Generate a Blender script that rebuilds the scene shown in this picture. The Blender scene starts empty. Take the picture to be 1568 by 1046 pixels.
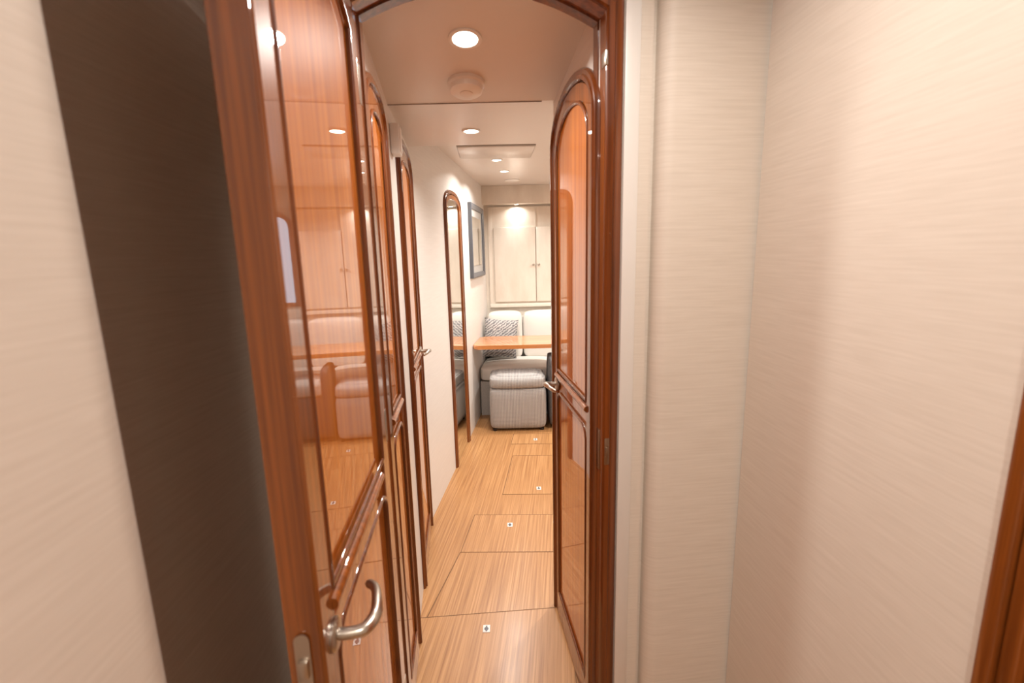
import bpy, bmesh, math, random
from mathutils import Vector, Matrix
random.seed(3)
S=bpy.context.scene
COL=bpy.context.collection
def lin(c):
    return tuple(((v/255)/12.92 if v/255<=0.04045 else ((v/255+0.055)/1.055)**2.4) for v in c)+(1,)
# ---------------------------------------------------------------- materials
def newmat(name):
    m=bpy.data.materials.new(name); m.use_nodes=True
    nt=m.node_tree; b=nt.nodes['Principled BSDF']; return m,nt,b
def plain(name,c,rough=.5,metal=0,coat=0,spec=.5,var=.01):
    m,nt,b=newmat(name)
    b.inputs['Metallic'].default_value=metal; b.inputs['Coat Weight'].default_value=coat
    b.inputs['Specular IOR Level'].default_value=spec; b.inputs['Roughness'].default_value=rough
    # faint procedural mottling of the colour
    tc=nt.nodes.new('ShaderNodeTexCoord'); n=nt.nodes.new('ShaderNodeTexNoise'); n.inputs['Scale'].default_value=6
    r=nt.nodes.new('ShaderNodeValToRGB'); k=1-var*2
    r.color_ramp.elements[0].color=lin(tuple(v*k for v in c)); r.color_ramp.elements[1].color=lin(c)
    nt.links.new(tc.outputs['Object'],n.inputs['Vector']); nt.links.new(n.outputs['Fac'],r.inputs[0]); nt.links.new(r.outputs[0],b.inputs['Base Color'])
    return m
def streak(name,c1,c2,scale,rough=.5,coat=0,coatior=1.5,bump=0.0,rotz=0,detail=4,c3=None,lo=.35,hi=.65,coatrough=.03,spec=.5,bdist=.002):
    m,nt,b=newmat(name)
    tc=nt.nodes.new('ShaderNodeTexCoord'); mp0=nt.nodes.new('ShaderNodeMapping'); mp0.inputs['Rotation'].default_value=(0,0,rotz)
    mp=nt.nodes.new('ShaderNodeMapping'); mp.inputs['Scale'].default_value=scale
    n=nt.nodes.new('ShaderNodeTexNoise'); n.inputs['Scale'].default_value=1; n.inputs['Detail'].default_value=detail; n.inputs['Roughness'].default_value=.6
    r=nt.nodes.new('ShaderNodeValToRGB'); r.color_ramp.elements[0].position=lo; r.color_ramp.elements[0].color=lin(c1)
    r.color_ramp.elements[1].position=hi; r.color_ramp.elements[1].color=lin(c2)
    if c3:
        e=r.color_ramp.elements.new((lo+hi)/2); e.color=lin(c3)
    L=nt.links.new
    L(tc.outputs['Object'],mp0.inputs['Vector']); L(mp0.outputs[0],mp.inputs['Vector']); L(mp.outputs[0],n.inputs['Vector']); L(n.outputs['Fac'],r.inputs[0]); L(r.outputs[0],b.inputs['Base Color'])
    b.inputs['Roughness'].default_value=rough; b.inputs['Coat Weight'].default_value=coat
    b.inputs['Coat Roughness'].default_value=coatrough; b.inputs['Coat IOR'].default_value=coatior
    b.inputs['Specular IOR Level'].default_value=spec
    if bump:
        bp=nt.nodes.new('ShaderNodeBump'); bp.inputs['Strength'].default_value=bump; bp.inputs['Distance'].default_value=bdist
        L(n.outputs['Fac'],bp.inputs['Height']); L(bp.outputs[0],b.inputs['Normal'])
    return m
WOODP=streak('varnished_teak_panel',(166,86,22),(198,114,36),(45,45,1.3),.5,1,2.1,0,0,5,(182,100,28),coatrough=.0,spec=.1)
WOODS=streak('varnished_teak_stile',(108,54,14),(148,80,26),(70,70,1.5),.4,1,1.55,0,0,5,coatrough=.02,spec=.2)
WOODD=streak('varnished_teak_dark_edge',(80,36,10),(124,62,20),(70,70,1.5),.4,1,1.5,0,0,5,coatrough=.03,spec=.2)
WOODT=streak('varnished_teak_table',(180,110,56),(216,148,88),(2,55,55),.4,1,1.7,0,0,5,coatrough=.02,spec=.2)
FLOORM=streak('teak_floor',(140,92,52),(200,152,102),(125,1.8,1),.38,.25,1.45,.04,math.radians(6.5),7,(172,124,77),.28,.72,.2)
HATCHM=streak('teak_floor_hatch',(144,96,55),(202,154,104),(115,1.7,1),.38,.25,1.45,.04,math.radians(6.5),7,(174,126,79),.28,.72,.2)
VINYL=streak('wall_vinyl_streaked',(214,202,188),(225,214,201),(7,7,170),.6,0,1.5,.11,0,6,None,.3,.7,bdist=.001)
WHITEW=streak('wall_offwhite_vinyl',(220,214,208),(226,221,215),(5,5,90),.42,0,1.5,.05,0,4,None,.3,.7)
CABM=streak('cabinet_light_laminate',(216,206,192),(227,218,205),(8,60,3),.4,.1,1.4,0,0,4)
CEILM=plain('ceiling_satin_vinyl',(220,213,206),.28,0,0,.5)
TRIMW=plain('offwhite_trim',(226,220,213),.4)
WHITEP=plain('white_plastic',(230,227,222),.35)
NICKEL=plain('brushed_nickel',(190,180,168),.28,1)
STRIKE=plain('aged_nickel',(150,130,112),.3,1)
DARK=plain('dark_gap',(38,26,18),.6)
MIRROR=plain('mirror_glass',(235,238,236),.035,1)
FRAMEG=plain('picture_frame_grey',(84,86,92),.35)
MAT=plain('picture_mat_grey',(176,174,170),.5)
SEAM=plain('floor_seam_brown',(112,78,48),.7)  # brown of the joints between floor panels
SEAMC=plain('ceiling_seam_and_shadow_grey',(150,138,128),.6)  # ceiling seam colour, also the painted shadow edge round the ceiling hatch
LEATHER=plain('cream_leather',(232,227,219),.45)
SEATG=streak('light_grey_seat_fabric',(184,180,175),(200,196,190),(140,140,140),.85,0,1.5,.3,0,3)
DARKF=streak('dark_grey_upholstery',(66,64,64),(92,89,88),(120,120,120),.85,0,1.5,.3,0,3)
def ribbed():
    m,nt,b=newmat('ribbed_grey_knit'); L=nt.links.new
    tc=nt.nodes.new('ShaderNodeTexCoord')
    w=nt.nodes.new('ShaderNodeTexWave'); w.inputs['Scale'].default_value=24; w.inputs['Distortion'].default_value=.4; w.bands_direction='X'
    w2=nt.nodes.new('ShaderNodeTexWave'); w2.inputs['Scale'].default_value=26; w2.inputs['Distortion'].default_value=.4; w2.bands_direction='Z'
    mx=nt.nodes.new('ShaderNodeMath'); mx.operation='MULTIPLY_ADD'; mx.inputs[1].default_value=.3
    ml=nt.nodes.new('ShaderNodeMath'); ml.operation='MULTIPLY'; ml.inputs[1].default_value=.7
    r=nt.nodes.new('ShaderNodeValToRGB'); r.color_ramp.elements[0].color=lin((122,118,117)); r.color_ramp.elements[1].color=lin((184,179,175)); r.color_ramp.elements[1].position=.8
    L(tc.outputs['Object'],w.inputs['Vector']); L(tc.outputs['Object'],w2.inputs['Vector'])
    L(w.outputs['Fac'],ml.inputs[0]); L(w2.outputs['Fac'],mx.inputs[0]); L(ml.outputs[0],mx.inputs[2]); L(mx.outputs[0],r.inputs[0]); L(r.outputs[0],b.inputs['Base Color'])
    bp=nt.nodes.new('ShaderNodeBump'); bp.inputs['Strength'].default_value=.5; bp.inputs['Distance'].default_value=.004
    L(mx.outputs[0],bp.inputs['Height']); L(bp.outputs[0],b.inputs['Normal']); b.inputs['Roughness'].default_value=.9
    return m
RIB=ribbed()
def pillowmat():
    m,nt,b=newmat('patterned_pillow_fabric'); L=nt.links.new
    tc=nt.nodes.new('ShaderNodeTexCoord'); mp=nt.nodes.new('ShaderNodeMapping'); mp.inputs['Rotation'].default_value=(0,math.radians(40),0)
    w=nt.nodes.new('ShaderNodeTexWave'); w.wave_profile='TRI'; w.inputs['Scale'].default_value=13; w.inputs['Distortion'].default_value=5; w.inputs['Detail Scale'].default_value=2.5; w.bands_direction='Z'
    r=nt.nodes.new('ShaderNodeValToRGB'); r.color_ramp.elements[0].color=lin((112,110,113)); r.color_ramp.elements[1].color=lin((190,186,182)); r.color_ramp.elements[0].position=.25; r.color_ramp.elements[1].position=.75
    L(tc.outputs['Object'],mp.inputs[0]); L(mp.outputs[0],w.inputs['Vector']); L(w.outputs['Fac'],r.inputs[0]); L(r.outputs[0],b.inputs['Base Color']); b.inputs['Roughness'].default_value=.9
    return m
PILLOW=pillowmat()
def emis(name,c,s):
    m,nt,b=newmat(name); b.inputs['Base Color'].default_value=lin(c); b.inputs['Emission Color'].default_value=lin(c); b.inputs['Emission Strength'].default_value=s; return m
LAMP=emis('lamp_lens_lit',(255,246,232),14)

# ---------------------------------------------------------------- mesh helpers
def root(name,p0=(0,0),p1=None,z=0):
    e=bpy.data.objects.new(name,None); COL.objects.link(e); e.empty_display_size=.1
    e.location=(p0[0],p0[1],z)
    if p1: e.rotation_euler=(0,0,math.atan2(p1[1]-p0[1],p1[0]-p0[0]))
    return e
def finish(bm,name,mat,parent=None,smooth=False,p0=None,p1=None,z=0):
    bmesh.ops.recalc_face_normals(bm,faces=bm.faces)
    me=bpy.data.meshes.new(name); bm.to_mesh(me); bm.free(); me.materials.append(mat)
    if smooth:
        for p in me.polygons: p.use_smooth=True
        try: me.set_sharp_from_angle(angle=math.radians(40))
        except Exception: pass
    o=bpy.data.objects.new(name,me); COL.objects.link(o)
    if parent: o.parent=parent
    if p0:
        o.location=(p0[0],p0[1],z)
        if p1: o.rotation_euler=(0,0,math.atan2(p1[1]-p0[1],p1[0]-p0[0]))
    return o
def abox(bm,x0,x1,y0,y1,z0,z1,bev=0,seg=2):
    r=bmesh.ops.create_cube(bm,size=1); vs=r['verts']
    bmesh.ops.scale(bm,vec=(x1-x0,y1-y0,z1-z0),verts=vs)
    bmesh.ops.translate(bm,vec=((x0+x1)/2,(y0+y1)/2,(z0+z1)/2),verts=vs)
    if bev:
        es=list({e for v in vs for e in v.link_edges})
        bmesh.ops.bevel(bm,geom=es,offset=bev,segments=seg,profile=.5,affect='EDGES')
def box(name,x0,x1,y0,y1,z0,z1,mat,parent=None,bev=0,seg=2,**k):
    bm=bmesh.new(); abox(bm,x0,x1,y0,y1,z0,z1,bev,seg); return finish(bm,name,mat,parent,smooth=bev>0,**k)
def prism_xz(bm,pts,y0,y1):
    a=[bm.verts.new((x,y0,z)) for x,z in pts]; b=[bm.verts.new((x,y1,z)) for x,z in pts]
    bm.faces.new(a); bm.faces.new(b[::-1])
    n=len(pts)
    for i in range(n): bm.faces.new((a[i],b[i],b[(i+1)%n],a[(i+1)%n]))
def prism_xy(bm,pts,z0,z1):
    a=[bm.verts.new((x,y,z0)) for x,y in pts]; b=[bm.verts.new((x,y,z1)) for x,y in pts]
    bm.faces.new(a); bm.faces.new(b[::-1]); n=len(pts)
    for i in range(n): bm.faces.new((a[i],b[i],b[(i+1)%n],a[(i+1)%n]))
def arch(x0,x1,z0,zs,h,n=22,e=2.4):
    """open path from bottom left up over arch to bottom right, in xz; e=0 gives a plain segmental arch"""
    c=(x0+x1)/2; w=(x1-x0)/2; pts=[(x0,z0)]
    for i in range(n+1):
        if e==0:
            u=-1+2*i/n; pts.append((c+w*u, zs+h*(1-u*u))); continue
        t=math.pi*(1-i/n); cx=math.cos(t); sx=math.sin(t)
        pts.append((c+w*math.copysign(abs(cx)**(2/e),cx), zs+h*abs(sx)**(2/e)))
    pts.append((x1,z0)); return pts
def offset_path(pts,d,closed):
    n=len(pts); out=[]
    for i in range(n):
        if closed: a=pts[i-1]; c=pts[(i+1)%n]
        else: a=pts[max(i-1,0)]; c=pts[min(i+1,n-1)]
        b=pts[i]
        def nrm(p,q):
            dx,dz=q[0]-p[0],q[1]-p[1]; l=math.hypot(dx,dz)
            return (0,0) if l<1e-9 else (-dz/l,dx/l)
        n1=nrm(a,b); n2=nrm(b,c)
        if n1==(0,0): n1=n2
        if n2==(0,0): n2=n1
        m=(n1[0]+n2[0],n1[1]+n2[1]); l=math.hypot(*m) or 1
        m=(m[0]/l,m[1]/l); k=max(m[0]*n1[0]+m[1]*n1[1],.5)
        out.append((b[0]+m[0]*d/k,b[1]+m[1]*d/k))
    return out
def sweep(bm,pts,prof,closed=False):
    rings=[]
    for d,y in prof:
        rings.append([bm.verts.new((p[0],y,p[1])) for p in offset_path(pts,d,closed)])
    n=len(pts); m=len(prof)
    for j in range(m):
        A=rings[j]; B=rings[(j+1)%m]
        for i in range(n if closed else n-1):
            k=(i+1)%n
            bm.faces.new((A[i],A[k],B[k],B[i]))
    if not closed:
        bm.faces.new([rings[j][0] for j in range(m)]); bm.faces.new([rings[j][-1] for j in range(m)][::-1])
def tube(bm,pts,rads,seg=16,sub=6):
    P=[Vector(p) for p in pts]; path=[];rr=[]
    for i in range(len(P)-1):
        a=P[max(i-1,0)];b=P[i];c=P[i+1];d=P[min(i+2,len(P)-1)]
        for k in range(sub):
            t=k/sub
            path.append(.5*((2*b)+(c-a)*t+(2*a-5*b+4*c-d)*t*t+(3*b-a-3*c+d)*t**3)); rr.append(rads[i]*(1-t)+rads[i+1]*t)
    path.append(P[-1]); rr.append(rads[-1])
    tdir=(path[-1]-path[-2]).normalized(); r0=rr[-1]; e=path[-1]
    for q,k in ((.5,.86),(.85,.5),(.97,.2)): path.append(e+tdir*r0*q); rr.append(r0*k)
    up=Vector((0.13,.21,1)).normalized(); rings=[]
    for i,p in enumerate(path):
        t=(path[min(i+1,len(path)-1)]-path[max(i-1,0)]).normalized()
        a=t.cross(up).normalized(); b=t.cross(a).normalized()
        rings.append([bm.verts.new(p+(a*math.cos(2*math.pi*k/seg)+b*math.sin(2*math.pi*k/seg))*rr[i]) for k in range(seg)])
    for i in range(len(rings)-1):
        for k in range(seg): bm.faces.new((rings[i][k],rings[i][(k+1)%seg],rings[i+1][(k+1)%seg],rings[i+1][k]))
    bm.faces.new(rings[0]); bm.faces.new(rings[-1][::-1])
def lathe(bm,prof,seg=32,M=None):
    rings=[]
    for r,z in prof:
        rings.append([bm.verts.new((r*math.cos(2*math.pi*k/seg),r*math.sin(2*math.pi*k/seg),z)) for k in range(seg)])
    for i in range(len(rings)-1):
        for k in range(seg): bm.faces.new((rings[i][k],rings[i][(k+1)%seg],rings[i+1][(k+1)%seg],rings[i+1][k]))
    bm.faces.new(rings[0]); bm.faces.new(rings[-1][::-1])
    if M: bmesh.ops.transform(bm,matrix=M,verts=[v for r in rings for v in r])

# ---------------------------------------------------------------- doors
def lever(par,x,z,sgn=1,y=0,scale=1.0):
    bm=bmesh.new(); M=Matrix.Translation((x,y,z))@Matrix.Rotation(math.pi/2,4,'X')
    lathe(bm,[(.026,-.001),(.026,.005),(.023,.008),(.012,.009)],28,M)
    s=scale
    tube(bm,[(x,y-.004,z),(x,y-.03,z),(x+sgn*.006,y-.052*s,z+.001),(x+sgn*.03*s,y-.064*s,z+.006),(x+sgn*.065*s,y-.060*s,z+.008),(x+sgn*.10*s,y-.050*s,z+.004),(x+sgn*.118*s,y-.036*s,z+.0)],
         [.0095,.0095,.0105,.0105,.009,.0082,.0078])
    return finish(bm,'lever_handle',NICKEL,par,True)
def arched_door(name,p0,p1,w,zs,h,cas=.034,handle=None,z0=.0,mirror=False,leaf_only=False,thick=.045,rail=1.05,hz=1.0,hs=1,st=.06,e=2.4,railfar=0):
    R=root(name,p0,p1)
    if not leaf_only:
        bm=bmesh.new(); A=arch(cas,w-cas,z0,zs,h,e=e)
        sweep(bm,A,[(0,.0),(0,-.010),(.005,-.018),(cas*.45,-.018),(cas*.55,-.013),(cas*.85,-.013),(cas,-.006),(cas,.0)])
        finish(bm,'casing',WOODD,R,True)
        x0,x1=cas,w-cas; zs2,h2=zs,h; yf=-.004; zb=z0+.004; y1=.0
    else:
        x0,x1=0,w; zs2,h2=zs,h; yf=0; zb=z0; y1=thick
    path=arch(x0+.002,x1-.002,zb,zs2-.002,h2,e=e)
    bm=bmesh.new(); prism_xz(bm,path,yf+.004 if leaf_only else yf,y1)
    if mirror:
        finish(bm,'mirror_panel',MIRROR,R)
        bm=bmesh.new(); sweep(bm,path,[(-.03,yf),(-.03,yf-.006),(-.026,yf-.01),(0,yf-.01),(0,yf)])
        finish(bm,'stile_frame',WOODS,R,True)
    else:
        finish(bm,'panel',WOODP,R)
        if leaf_only:
            bm=bmesh.new()
            sweep(bm,path,[(-.001,.0),(-.001,thick+.001),(.0015,thick+.001),(.0015,.0)])
            finish(bm,'edge_band',WOODS,R)
        bm=bmesh.new()
        sweep(bm,path,[(-st,yf+.004),(-st,yf-.003),(-st+.003,yf-.006),(-.002,yf-.006),(0,yf-.003),(0,yf+.004)])
        abox(bm,x0+st,x1-st,yf-.006,yf+.003,zb,zb+.10)
        finish(bm,'stiles_and_rails',WOODS,R,True)
        def bead(zlo,zhi,hh):
            if hh: a=arch(x0+st,x1-st,zlo,zhi,hh,e=e)
            else:
                rr=.05; a=[(x0+st,zlo)]
                for i in range(9):
                    t=math.pi-math.pi/2*i/8; a.append((x0+st+rr+rr*math.cos(t),zhi-rr+rr*math.sin(t)))
                for i in range(9):
                    t=math.pi/2-math.pi/2*i/8; a.append((x1-st-rr+rr*math.cos(t),zhi-rr+rr*math.sin(t)))
                a.append((x1-st,zlo))
            bm=bmesh.new(); prof=[(-.010+.011*(1-math.cos(math.pi*i/6))/2, yf-.0035-.006*math.sin(math.pi*i/6)) for i in range(7)]
            sweep(bm,a,prof,closed=True)
            return finish(bm,'panel_bead',WOODD,R,True)
        bead(rail+.02,zs2-st*.9,h2)
        bead(zb+.11,rail-.06,0)
        bm=bmesh.new()
        n=8; ring=[]
        for X in (x0+st-.008,x1-st+.008-railfar):
            ring.append([bm.verts.new((X,yf-.003-.013*math.sin(math.pi*i/n),rail-.011*math.cos(math.pi*i/n))) for i in range(n+1)])
        for i in range(n): bm.faces.new((ring[0][i],ring[0][i+1],ring[1][i+1],ring[1][i]))
        bm.faces.new(ring[0]); bm.faces.new(ring[1]); bm.faces.new((ring[0][0],ring[0][-1],ring[1][-1],ring[1][0]))
        finish(bm,'mid_rail',WOODS,R,True)
    if handle: lever(R,handle[0],hz,handle[1],yf-.005,hs)
    return R

# ---------------------------------------------------------------- room shell
LA,LB=(-.375,1.29),(-.508,2.54)      # left corridor wall
L2A,L2B=(-.508,2.54),(-.262,5.1)     # left salon wall
RA,RB=(.174,1.875),(.243,1.29)      # right corridor wall (far -> near)
def seglen(a,b): return math.hypot(b[0]-a[0],b[1]-a[1])
bm=bmesh.new(); bmesh.ops.create_grid(bm,x_segments=1,y_segments=1,size=1)
bmesh.ops.scale(bm,vec=(2.0,3.6,1),verts=bm.verts); bmesh.ops.translate(bm,vec=(.75,1.9,0),verts=bm.verts)
finish(bm,'floor',FLOORM)
box('wall_left_corridor',-.02,seglen(LA,LB),0,.12,0,2.3,WHITEW,p0=LA,p1=LB)
box('wall_left_salon',0,seglen(L2A,L2B)+.05,0,.12,0,2.34,WHITEW,p0=L2A,p1=L2B)
box('wall_right_corridor',0,seglen(RA,RB),0,.10,0,2.3,WHITEW,p0=RA,p1=RB,bev=.006)
box('wall_salon_aft',.274,2.4,1.83,1.93,0,2.34,WHITEW)
box('wall_salon_right',2.3,2.4,1.93,5.2,0,2.34,WHITEW)
bm=bmesh.new(); wx0,wx1=.78,1.06
abox(bm,-.40,wx0,5.1,5.2,0,2.34); abox(bm,wx1,2.4,5.1,5.2,0,2.34); abox(bm,wx0,wx1,5.1,5.2,0,1.10)
ar=arch(wx0,wx1,1.7,1.86,.13,16); pts=[(wx0,2.34)]+ar[0:]+[(wx1,2.34)]
prism_xz(bm,pts,5.1,5.2); finish(bm,'wall_back',CABM)
W=root('window_1'); bm=bmesh.new(); a=arch(wx0,wx1,1.10,1.86,.13,16)
sweep(bm,a,[(-.02,5.085),(-.02,5.11),(0.02,5.099),(0.02,5.08)],closed=True); finish(bm,'frame',WOODS,W,True)
# corridor ceiling: first panel slopes down slightly, then flat
ZC0,ZC1,YC0,YC1=2.19,2.10,1.29,1.845
SL=math.atan2(ZC0-ZC1,YC1-YC0)
def zc(y): return ZC1+(ZC0-ZC1)*max(0,(YC1-y)/(YC1-YC0))
bm=bmesh.new()
prof=[(1.25,zc(1.25)),(YC1,ZC1),(2.52,ZC1),(2.52,2.36),(1.25,2.36)]
a=[bm.verts.new((-.64,y,z)) for y,z in prof]; b=[bm.verts.new((.33,y,z)) for y,z in prof]
bm.faces.new(a); bm.faces.new(b[::-1])
for i in range(5): bm.faces.new((a[i],b[i],b[(i+1)%5],a[(i+1)%5]))
abox(bm,.33,2.4,1.83,2.52,2.10,2.36)
finish(bm,'ceiling_corridor',CEILM)
box('ceiling_salon',-.64,2.4,2.52,5.2,2.24,2.34,CEILM)
box('ceiling_seam',-.56,.20,-.0015,.0015,2.097,2.1005,SEAMC,p0=(-.07,1.847),p1=(.93,1.847))  # thin grey strip drawn as the seam between ceiling panels
# vestibule shell
PD=Vector((.9945,.1045)); PO=(-.348,1.2); PE=(PO[0]+PD.x,PO[1]+PD.y)
OW=.597
ZS,AH=2.125,.080
bm=bmesh.new()
abox(bm,-.42,-.015,0,.10,0,2.4)
abox(bm,OW+.015,.72,.0,.10,0,2.4)
abox(bm,.69,.80,.02,.10,0,2.4)
ar=arch(-.015,OW+.015,2.04,ZS+.01,AH,e=0)
prism_xz(bm,[(-.015,2.4)]+ar+[(OW+.015,2.4)],0,.10)
finish(bm,'wall_partition',VINYL,p0=PO,p1=PE)
bm=bmesh.new(); pp=[(.735,.06)]
for i in range(9):
    t=math.pi+ (math.pi/2)*i/8; pp.append((.735+.04+.04*math.cos(t),.015+.04*math.sin(t)))
pp+= [(1.02,-.025),(1.02,.10),(.735,.10)]
prism_xy(bm,pp,0,2.4); finish(bm,'wall_partition_panel',VINYL,smooth=True,p0=PO,p1=PE)
box('trim_2',OW+.048,OW+.088,-.012,.0,0,2.38,TRIMW,p0=PO,p1=PE,bev=.004)
D=root('door_frame',PO,PE)
A=arch(0,OW,0,ZS,AH,e=0)
bm=bmesh.new(); sweep(bm,A,[(0,-.004),(0,.088),(.014,.088),(.014,-.004)]); finish(bm,'jamb',WOODS,D,True)
bm=bmesh.new(); sweep(bm,A,[(.001,.0),(.001,-.010),(.006,-.016),(.020,-.016),(.024,-.011),(.038,-.011),(.046,-.005),(.046,.0)]); finish(bm,'casing',WOODD,D,True)
bm=bmesh.new(); sweep(bm,A,[(-.005,.050),(-.005,.086),(.002,.086),(.002,.050)]); finish(bm,'door_stop',WOODD,D,True)
bm=bmesh.new(); abox(bm,OW-.003,OW+.001,.008,.034,.93,1.05,.001)
abox(bm,OW+.006,OW+.020,-.0175,-.012,.955,1.035,.002); abox(bm,OW+.009,OW+.018,-.022,-.017,.98,1.01,.001)
finish(bm,'strike_plate',STRIKE,D,True)
bm=bmesh.new()
for z_ in (.25,1.1,1.96):
    M=Matrix.Translation((-.002,-.014,z_)); lathe(bm,[(.006,-.045),(.006,.045)],14,M); abox(bm,-.003,.001,-.01,.03,z_-.045,z_+.045)
abox(bm,OW-.003,OW+.006,-.014,.02,2.0,2.035,.002)
finish(bm,'hinges',NICKEL,D,True)
bm=bmesh.new(); pp=[(-.355,-1.3),(-.425,.455)]
for i in range(1,15):
    t=math.radians(90*i/14); pp.append((-.495+.07*math.cos(t),.455+.07*math.sin(t)))
pp+=[(-.66,.525),(-.66,1.24),(-.80,1.24),(-.80,-1.3)]  # recess and rounded corner shaped so the wall falls dark behind the open door
prism_xy(bm,pp,0,2.4); finish(bm,'wall_left',VINYL,smooth=True)
RW0=(.655,1.27); RW1=(.697,.612)
o=box('wall_right',0,seglen(RW0,RW1)+.02,-.12,.0,0,2.4,VINYL,p0=RW0,p1=RW1); o.scale=(1,-1,1)
VD=root('door_3',(.697,.607),(.697+.13,-.385))
def vbox(nm,*a,mat=WOODD,bev=.004): return box(nm,*a,mat,VD,bev=bev)
vbox('casing_outer',0,.022,-.014,.10,0,2.15,mat=WOODS)
vbox('casing_inner',.022,.045,-.004,.10,0,2.15,mat=WOODS)
vbox('leaf',.050,.70,.012,.05,0,2.10,mat=WOODP)
vbox('far_casing',.70,.75,-.02,.10,0,2.15,mat=WOODS)
vbox('head_casing',0,.75,-.02,.10,2.10,2.15,mat=WOODS)
bm=bmesh.new(); lathe(bm,[(.006,-.04),(.006,.04)],14,Matrix.Translation((.049,.002,1.09))); finish(bm,'hinge',NICKEL,VD,True)
box('wall_right_near',.0,1.3,.0,.10,0,2.4,VINYL,p0=(.80,-.16),p1=(.90,-1.1))
box('wall_behind_camera',-.8,1.3,-1.4,-1.3,0,2.4,VINYL)
box('ceiling_vestibule',-.8,1.3,-1.4,1.2,2.38,2.46,CEILM)

# ---------------------------------------------------------------- doors
DL=arched_door('door_1',(-.293,.597),(-.350,1.197),.60,2.10,.08,leaf_only=True,handle=(.045,1),hz=.97,hs=.95,z0=.012,e=0,railfar=.06,rail=1.018)
bm=bmesh.new()
pl=[]
for i in range(9):
    t=math.pi*i/8; pl.append((.024+.011*math.cos(t),1.005+.011*math.sin(t)))
for i in range(9):
    t=math.pi+math.pi*i/8; pl.append((.024+.011*math.cos(t),.85+.011*math.sin(t)))
a=[bm.verts.new((-.0015,y,z)) for y,z in pl]; b=[bm.verts.new((-.004,y,z)) for y,z in pl]
bm.faces.new(a); bm.faces.new(b[::-1])
for i in range(len(pl)): bm.faces.new((a[i],b[i],b[(i+1)%len(pl)],a[(i+1)%len(pl)]))
abox(bm,-.010,-.003,.017,.031,.945,.975,.002)
finish(bm,'latch_plate',NICKEL,DL,True)
def along(a,b,t):
    L=seglen(a,b); return (a[0]+(b[0]-a[0])*t/L,a[1]+(b[1]-a[1])*t/L)
arched_door('door_2',along(LA,LB,.0),LB,.40,1.93,.10,handle=None)
arched_door('door_4',along(LA,LB,.69),LB,.565,1.93,.10,handle=(.455,-1),hz=1.06,hs=.8)
arched_door('door_5',along(L2A,L2B,.72),L2B,.55,1.88,.10,mirror=True)
arched_door('door_6',RA,RB,.585,1.91,.14,handle=(.085,1),hz=1.045,hs=.8,st=.05,e=2.1,rail=1.08)

def downlight(x,y,z,r=.045,pw=7,col=(1,.955,.90),spread=150,par=None,tilt=0):
    Rt=par or root('recessed_downlight',(x,y),None,z)
    if tilt: Rt.rotation_euler=(-tilt,0,0)
    off=(x,y,z) if par else (0,0,0)
    bm=bmesh.new(); lathe(bm,[(r*.76,0.0),(r*.76,-.004),(r*.88,-.006),(r,-.004),(r,0.0)],36,Matrix.Translation(off)); finish(bm,'bezel',WHITEP,Rt,True)
    bm=bmesh.new(); lathe(bm,[(r*.75,-.0005),(r*.75,-.0035)],32,Matrix.Translation(off)); finish(bm,'lens',LAMP,Rt)
    l=bpy.data.lights.new('lamp','AREA'); l.shape='DISK'; l.size=r*1.45; l.energy=pw; l.color=col; l.spread=math.radians(spread)
    o=bpy.data.objects.new('lamp',l); COL.objects.link(o); o.parent=Rt; o.location=(off[0],off[1],off[2]-.009)
    return Rt
downlight(-.113,1.475,zc(1.475),.048,6.5,tilt=SL)
downlight(-.16,2.24,2.10,.042,7.5)
downlight(-.08,3.65,2.24,.042,10)
downlight(-.03,4.13,2.24,.042,10)
downlight(1.0,3.0,2.24,.042,24)
downlight(1.2,4.2,2.24,.042,22)
downlight(.22,.72,2.38,.045,8)
downlight(-.05,-.6,2.38,.045,15.5)
SD=root('smoke_detector',(-.133,1.71),None,zc(1.71)); SD.rotation_euler=(-SL,0,0)
bm=bmesh.new(); lathe(bm,[(.062,0),(.062,-.010),(.058,-.014),(.056,-.015),(.054,-.030),(.046,-.036),(.02,-.037),(.01,-.037)],40); finish(bm,'body',WHITEP,SD,True)
bm=bmesh.new(); lathe(bm,[(.022,-.0365),(.022,-.039),(.018,-.040)],28); finish(bm,'test_button',TRIMW,SD,True)
V=root('ceiling_vent',(.04,4.62),None,2.24)
bm=bmesh.new(); lathe(bm,[(.07,0),(.07,-.006),(.055,-.012),(.03,-.006),(.01,-.010)],36); finish(bm,'diffuser',WHITEP,V,True)
H=root('ceiling_hatch',(-.32,3.16),(.9,3.21))
box('panel',0,.50,0,.36,2.226,2.2395,CEILM,H,bev=.006); box('shadow_edge',-.004,.504,-.004,.364,2.236,2.2399,SEAMC,H)  # grey plate behind the panel paints a dark shadow edge around it
SP=root('wall_speaker',along(LA,LB,.56),LB)
box('housing',0,.07,-.035,0,1.93,2.04,WHITEP,SP,bev=.006); box('grille',.008,.062,-.038,-.034,1.94,2.03,TRIMW,SP,bev=.002)

PF=root('framed_picture',along(L2A,L2B,1.62),L2B)
bm=bmesh.new(); rect=[(0,1.35),(0,2.0),(.70,2.0),(.70,1.35)]
sweep(bm,rect,[(0,0),(0,-.030),(-.012,-.034),(-.045,-.022),(-.045,0)],closed=True); finish(bm,'frame',FRAMEG,PF)
box('mat_board',.04,.66,-.014,-.004,1.39,1.96,MAT,PF); box('mirror_glass',.11,.59,-.017,-.013,1.46,1.89,MIRROR,PF)

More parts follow.
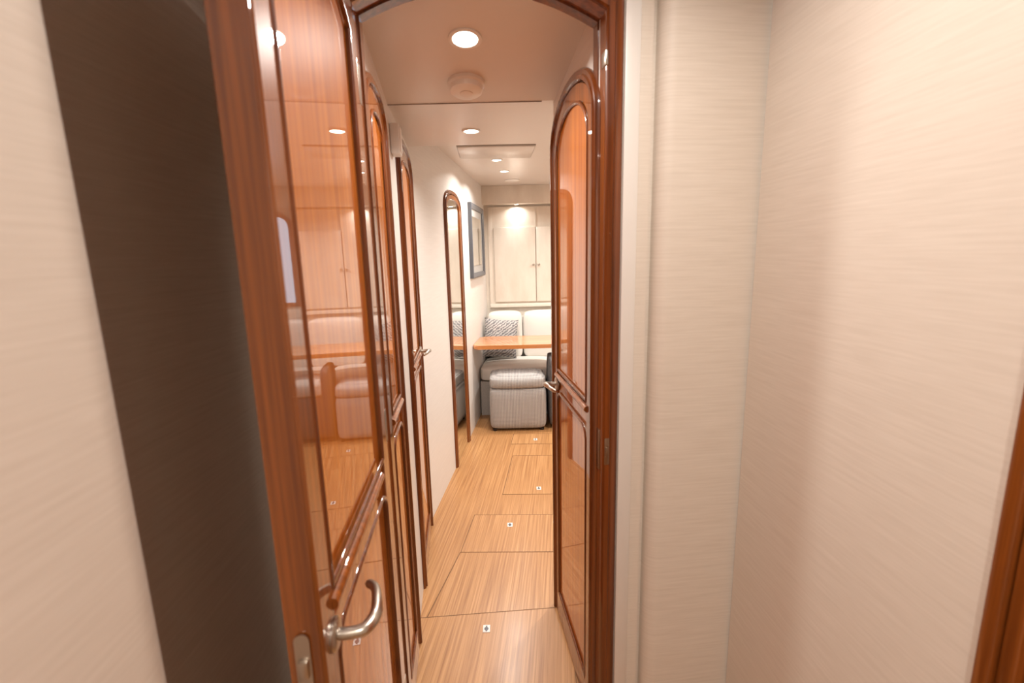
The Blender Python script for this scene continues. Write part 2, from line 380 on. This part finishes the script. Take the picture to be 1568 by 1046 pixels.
CB=root('wall_cabinet',(0,0))
box('frame_left',-.225,-.18,5.07,5.0999,1.0,2.04,CABM,CB,bev=.003)
box('back_board',-.18,.75,5.075,5.0999,1.0,2.04,CABM,CB)
box('door_left',-.165,.272,5.05,5.075,1.05,1.83,CABM,CB,bev=.004)
box('door_right',.279,.72,5.05,5.075,1.05,1.83,CABM,CB,bev=.004)
box('bottom_rail',-.225,.75,5.06,5.0999,.99,1.03,CABM,CB,bev=.004)
box('valance_mullion',.272,.279,5.068,5.0799,1.83,2.04,CABM,CB)
bm=bmesh.new()
for x in (.248,.303): lathe(bm,[(.005,0),(.005,.012),(.012,.018),(.013,.024),(.008,.029)],18,Matrix.Translation((x,5.05,1.44))@Matrix.Rotation(math.pi/2,4,'X'))
finish(bm,'knobs',NICKEL,CB,True)
SF=root('cabinet_soffit')
box('fascia',-.28,2.3,4.96,5.0999,2.06,2.2399,CABM,SF,bev=.004)
downlight(.08,5.01,2.06,.03,1.2,par=SF)

# ---------------------------------------------------------------- salon furniture
def follow(bm):
    # left end of built-ins follows the angled salon wall
    for v in bm.verts:
        k=max(0,min(1,(.15-v.co.x)/.4)); v.co.x+=.0961*(v.co.y-4.38)*k
def cushion(name,x0,x1,y0,y1,z0,z1,mat,par,bev=.04,puff=.012,fol=False):
    bm=bmesh.new(); abox(bm,x0,x1,y0,y1,z0,z1)
    bmesh.ops.subdivide_edges(bm,edges=bm.edges,cuts=5,use_grid_fill=True)
    cx,cy,cz=(x0+x1)/2,(y0+y1)/2,(z0+z1)/2; hx,hy,hz=(x1-x0)/2,(y1-y0)/2,(z1-z0)/2
    b=min(bev,hx*.9,hy*.9,hz*.9)
    for v in bm.verts:
        q=Vector(((v.co.x-cx),(v.co.y-cy),(v.co.z-cz)))
        inner=Vector((max(-hx+b,min(hx-b,q.x)),max(-hy+b,min(hy-b,q.y)),max(-hz+b,min(hz-b,q.z))))
        d=q-inner
        if d.length>1e-6: q=inner+d.normalized()*b
        u,v_,w=q.x/hx,q.y/hy,q.z/hz
        q.z+=puff*(1-u*u)*(1-v_*v_)*(1 if w>0 else -.2)
        q.y+=-puff*(1-u*u)*max(0,(1-w*w))*(1 if v_<0 else 0)
        v.co=Vector((cx,cy,cz))+q
    if fol: follow(bm)
    o=finish(bm,name,mat,par,True); m=o.modifiers.new('s','SUBSURF'); m.levels=1; m.render_levels=2; return o
SO=root('sofa')
bm=bmesh.new(); abox(bm,-.318,.2,4.42,5.06,0,.34); follow(bm); abox(bm,.2,2.1,4.42,5.06,0,.34); finish(bm,'base',SEATG,SO)
cushion('seat_cushion_1',-.325,.42,4.38,4.92,.34,.49,LEATHER,SO,fol=True)
cushion('seat_cushion_2',.425,1.25,4.38,4.92,.34,.49,LEATHER,SO)
cushion('seat_cushion_3',1.255,2.1,4.38,4.92,.34,.49,LEATHER,SO)
for i,(a,b) in enumerate([(-.255,.115),(.12,.66),(.665,1.3),(1.305,2.1)]): cushion('back_cushion_%d'%(i+1),a,b,4.86,5.045,.47,.955,LEATHER,SO,.035,.012)
box('back_rest',-.25,2.1,5.0,5.045,.3,.90,LEATHER,SO,bev=.01)
bm=bmesh.new(); n=16; top=[];bot=[]
for j in range(n+1):
    a=[];b=[]
    for i in range(n+1):
        u=-1+2*i/n; v=-1+2*j/n
        th=.065*((1-u**4)*(1-v**4))**.55
        k=1-.07*(1-abs(u)**2)*abs(v)**3; kk=1-.07*(1-abs(v)**2)*abs(u)**3
        X=.175*u*kk; Zz=.20*v*k
        a.append(bm.verts.new((X,-th,Zz))); b.append(bm.verts.new((X,th,Zz)) if 0<i<n and 0<j<n else a[-1])
    top.append(a);bot.append(b)
for j in range(n):
    for i in range(n):
        bm.faces.new((top[j][i],top[j][i+1],top[j+1][i+1],top[j+1][i]))
        f=(bot[j][i],bot[j+1][i],bot[j+1][i+1],bot[j][i+1])
        try: bm.faces.new(f)
        except Exception: pass
PI=finish(bm,'throw_pillow',PILLOW,None,True); PI.location=(-.115,4.735,.71); PI.rotation_euler=(math.radians(-13),math.radians(6),math.radians(6))

OT=root('ottoman')
cushion('body',-.215,.295,3.96,4.34,.012,.40,RIB,OT,.03,.008)
cushion('seat_pad',-.21,.29,3.965,4.335,.385,.495,RIB,OT,.035,.015)
bm=bmesh.new()
for x,y in ((-.17,4.0),(.25,4.0),(-.17,4.30),(.25,4.30)): lathe(bm,[(.018,0),(.02,.02)],12,Matrix.Translation((x,y,0)))
finish(bm,'glides',DARK,OT)
AC=root('lounge_chair')
cushion('seat_base',.325,.80,4.0,4.34,.03,.42,DARKF,AC,.03); cushion('seat_cushion',.325,.80,4.0,4.34,.40,.54,SEATG,AC,.04)
cushion('side_arm',.315,.40,3.99,4.34,.03,.64,DARKF,AC,.03)
bm=bmesh.new()
for x,y in ((.36,4.03),(.75,4.03),(.36,4.3),(.75,4.3)): lathe(bm,[(.018,0),(.02,.04)],12,Matrix.Translation((x,y,0)))
finish(bm,'feet',DARK,AC)
TB=root('dining_table')
def rrect(x0,x1,y0,y1,rs):
    out=[]; cs=[(x0,y0,180,rs[0]),(x1,y0,270,rs[1]),(x1,y1,0,rs[2]),(x0,y1,90,rs[3])]
    for x,y,a,r in cs:
        cx=x+r if x==x0 else x-r; cy=y+r if y==y0 else y-r
        for i in range(7):
            t=math.radians(a+90*i/6); out.append((cx+r*math.cos(t),cy+r*math.sin(t)))
    return out
bm=bmesh.new(); prism_xy(bm,rrect(-.328,1.35,4.10,4.58,(.05,.12,.12,.05)),.722,.758); follow(bm)
bmesh.ops.bevel(bm,geom=[e for e in bm.edges if abs(e.verts[0].co.z-e.verts[1].co.z)<1e-5],offset=.007,segments=3,affect='EDGES')
finish(bm,'top',WOODT,TB,True)
bm=bmesh.new(); abox(bm,.93,1.07,4.24,4.36,.03,.722,.02,3); abox(bm,.86,1.14,4.16,4.39,.0,.03,.01); abox(bm,.84,1.16,4.18,4.42,.70,.722,.005)
finish(bm,'pedestal',WOODS,TB,True)

def hatch(x0,y0,x1,y1,lx,ly,skew=.12,cross=.0):
    Hh=root('floor_hatch')
    def q(u,v): return (x0+(x1-x0)*u+(y1-y0)*skew*v, y0+(y1-y0)*v+cross*(x1-x0)*u)
    pts=[q(0,0),q(1,0),q(1,1),q(0,1)]
    bm=bmesh.new(); prism_xy(bm,pts,.0002,.0010); finish(bm,'panel',HATCHM,Hh)
    bm=bmesh.new(); g=.0018
    for i in range(4):
        a=Vector(pts[i]); b=Vector(pts[(i+1)%4]); d=(b-a).normalized(); nn=Vector((-d.y,d.x))*g; a=a-d*g;b=b+d*g
        prism_xy(bm,[a-nn,b-nn,b+nn,a+nn],.0003,.0014)
    finish(bm,'seam',SEAM,Hh)
    bm=bmesh.new(); abox(bm,lx-.015,lx+.015,ly-.020,ly+.020,.0009,.0032,.001); finish(bm,'latch_plate',WHITEP,Hh,True)
    bm=bmesh.new(); lathe(bm,[(.009,.003),(.009,.0042),(.004,.0046)],20,Matrix.Translation((lx,ly-.002,0)))
    abox(bm,lx-.003,lx+.003,ly-.015,ly+.013,.003,.005); finish(bm,'latch_ring',FRAMEG,Hh)
hatch(-.52,1.30,.20,1.79,-.137,1.725,.05,.07)
hatch(-.299,2.25,.30,2.61,-.038,2.494,.13,-.03)
hatch(-.085,2.85,.38,3.45,.156,2.919,.113,-.03)
hatch(-.03,3.68,.40,3.90,.179,3.767,.11,-.03)
bm=bmesh.new(); prism_xy(bm,[(-.402,1.80),(-.398,1.80),(-.300,2.25),(-.304,2.25)],.0002,.0013); finish(bm,'floor_seam',SEAM)  # thin strip drawn as a seam in the floor

# ---------------------------------------------------------------- world, camera
w=bpy.data.worlds.new('world'); S.world=w; w.use_nodes=True
bg=w.node_tree.nodes['Background']; bg.inputs[0].default_value=(.72,.85,1,1); bg.inputs[1].default_value=2.2
p=math.radians(10.5); r=math.radians(1.4)
fw=Vector((0,math.cos(p),-math.sin(p))); u0=Vector((0,math.sin(p),math.cos(p))); r0=Vector((1,0,0))
Rv=r0*math.cos(r)-u0*math.sin(r); Uv=u0*math.cos(r)+r0*math.sin(r)
M=Matrix((( Rv.x,Uv.x,-fw.x,0),(Rv.y,Uv.y,-fw.y,0),(Rv.z,Uv.z,-fw.z,1.55),(0,0,0,1)))
cam=bpy.data.cameras.new('camera'); cam.lens=16.49; cam.sensor_width=36; cam.clip_start=.02
cam.dof.use_dof=True; cam.dof.focus_distance=3.0; cam.dof.aperture_fstop=3.2
o=bpy.data.objects.new('camera',cam); COL.objects.link(o); o.matrix_world=M; S.camera=o
S.view_settings.view_transform='Standard'
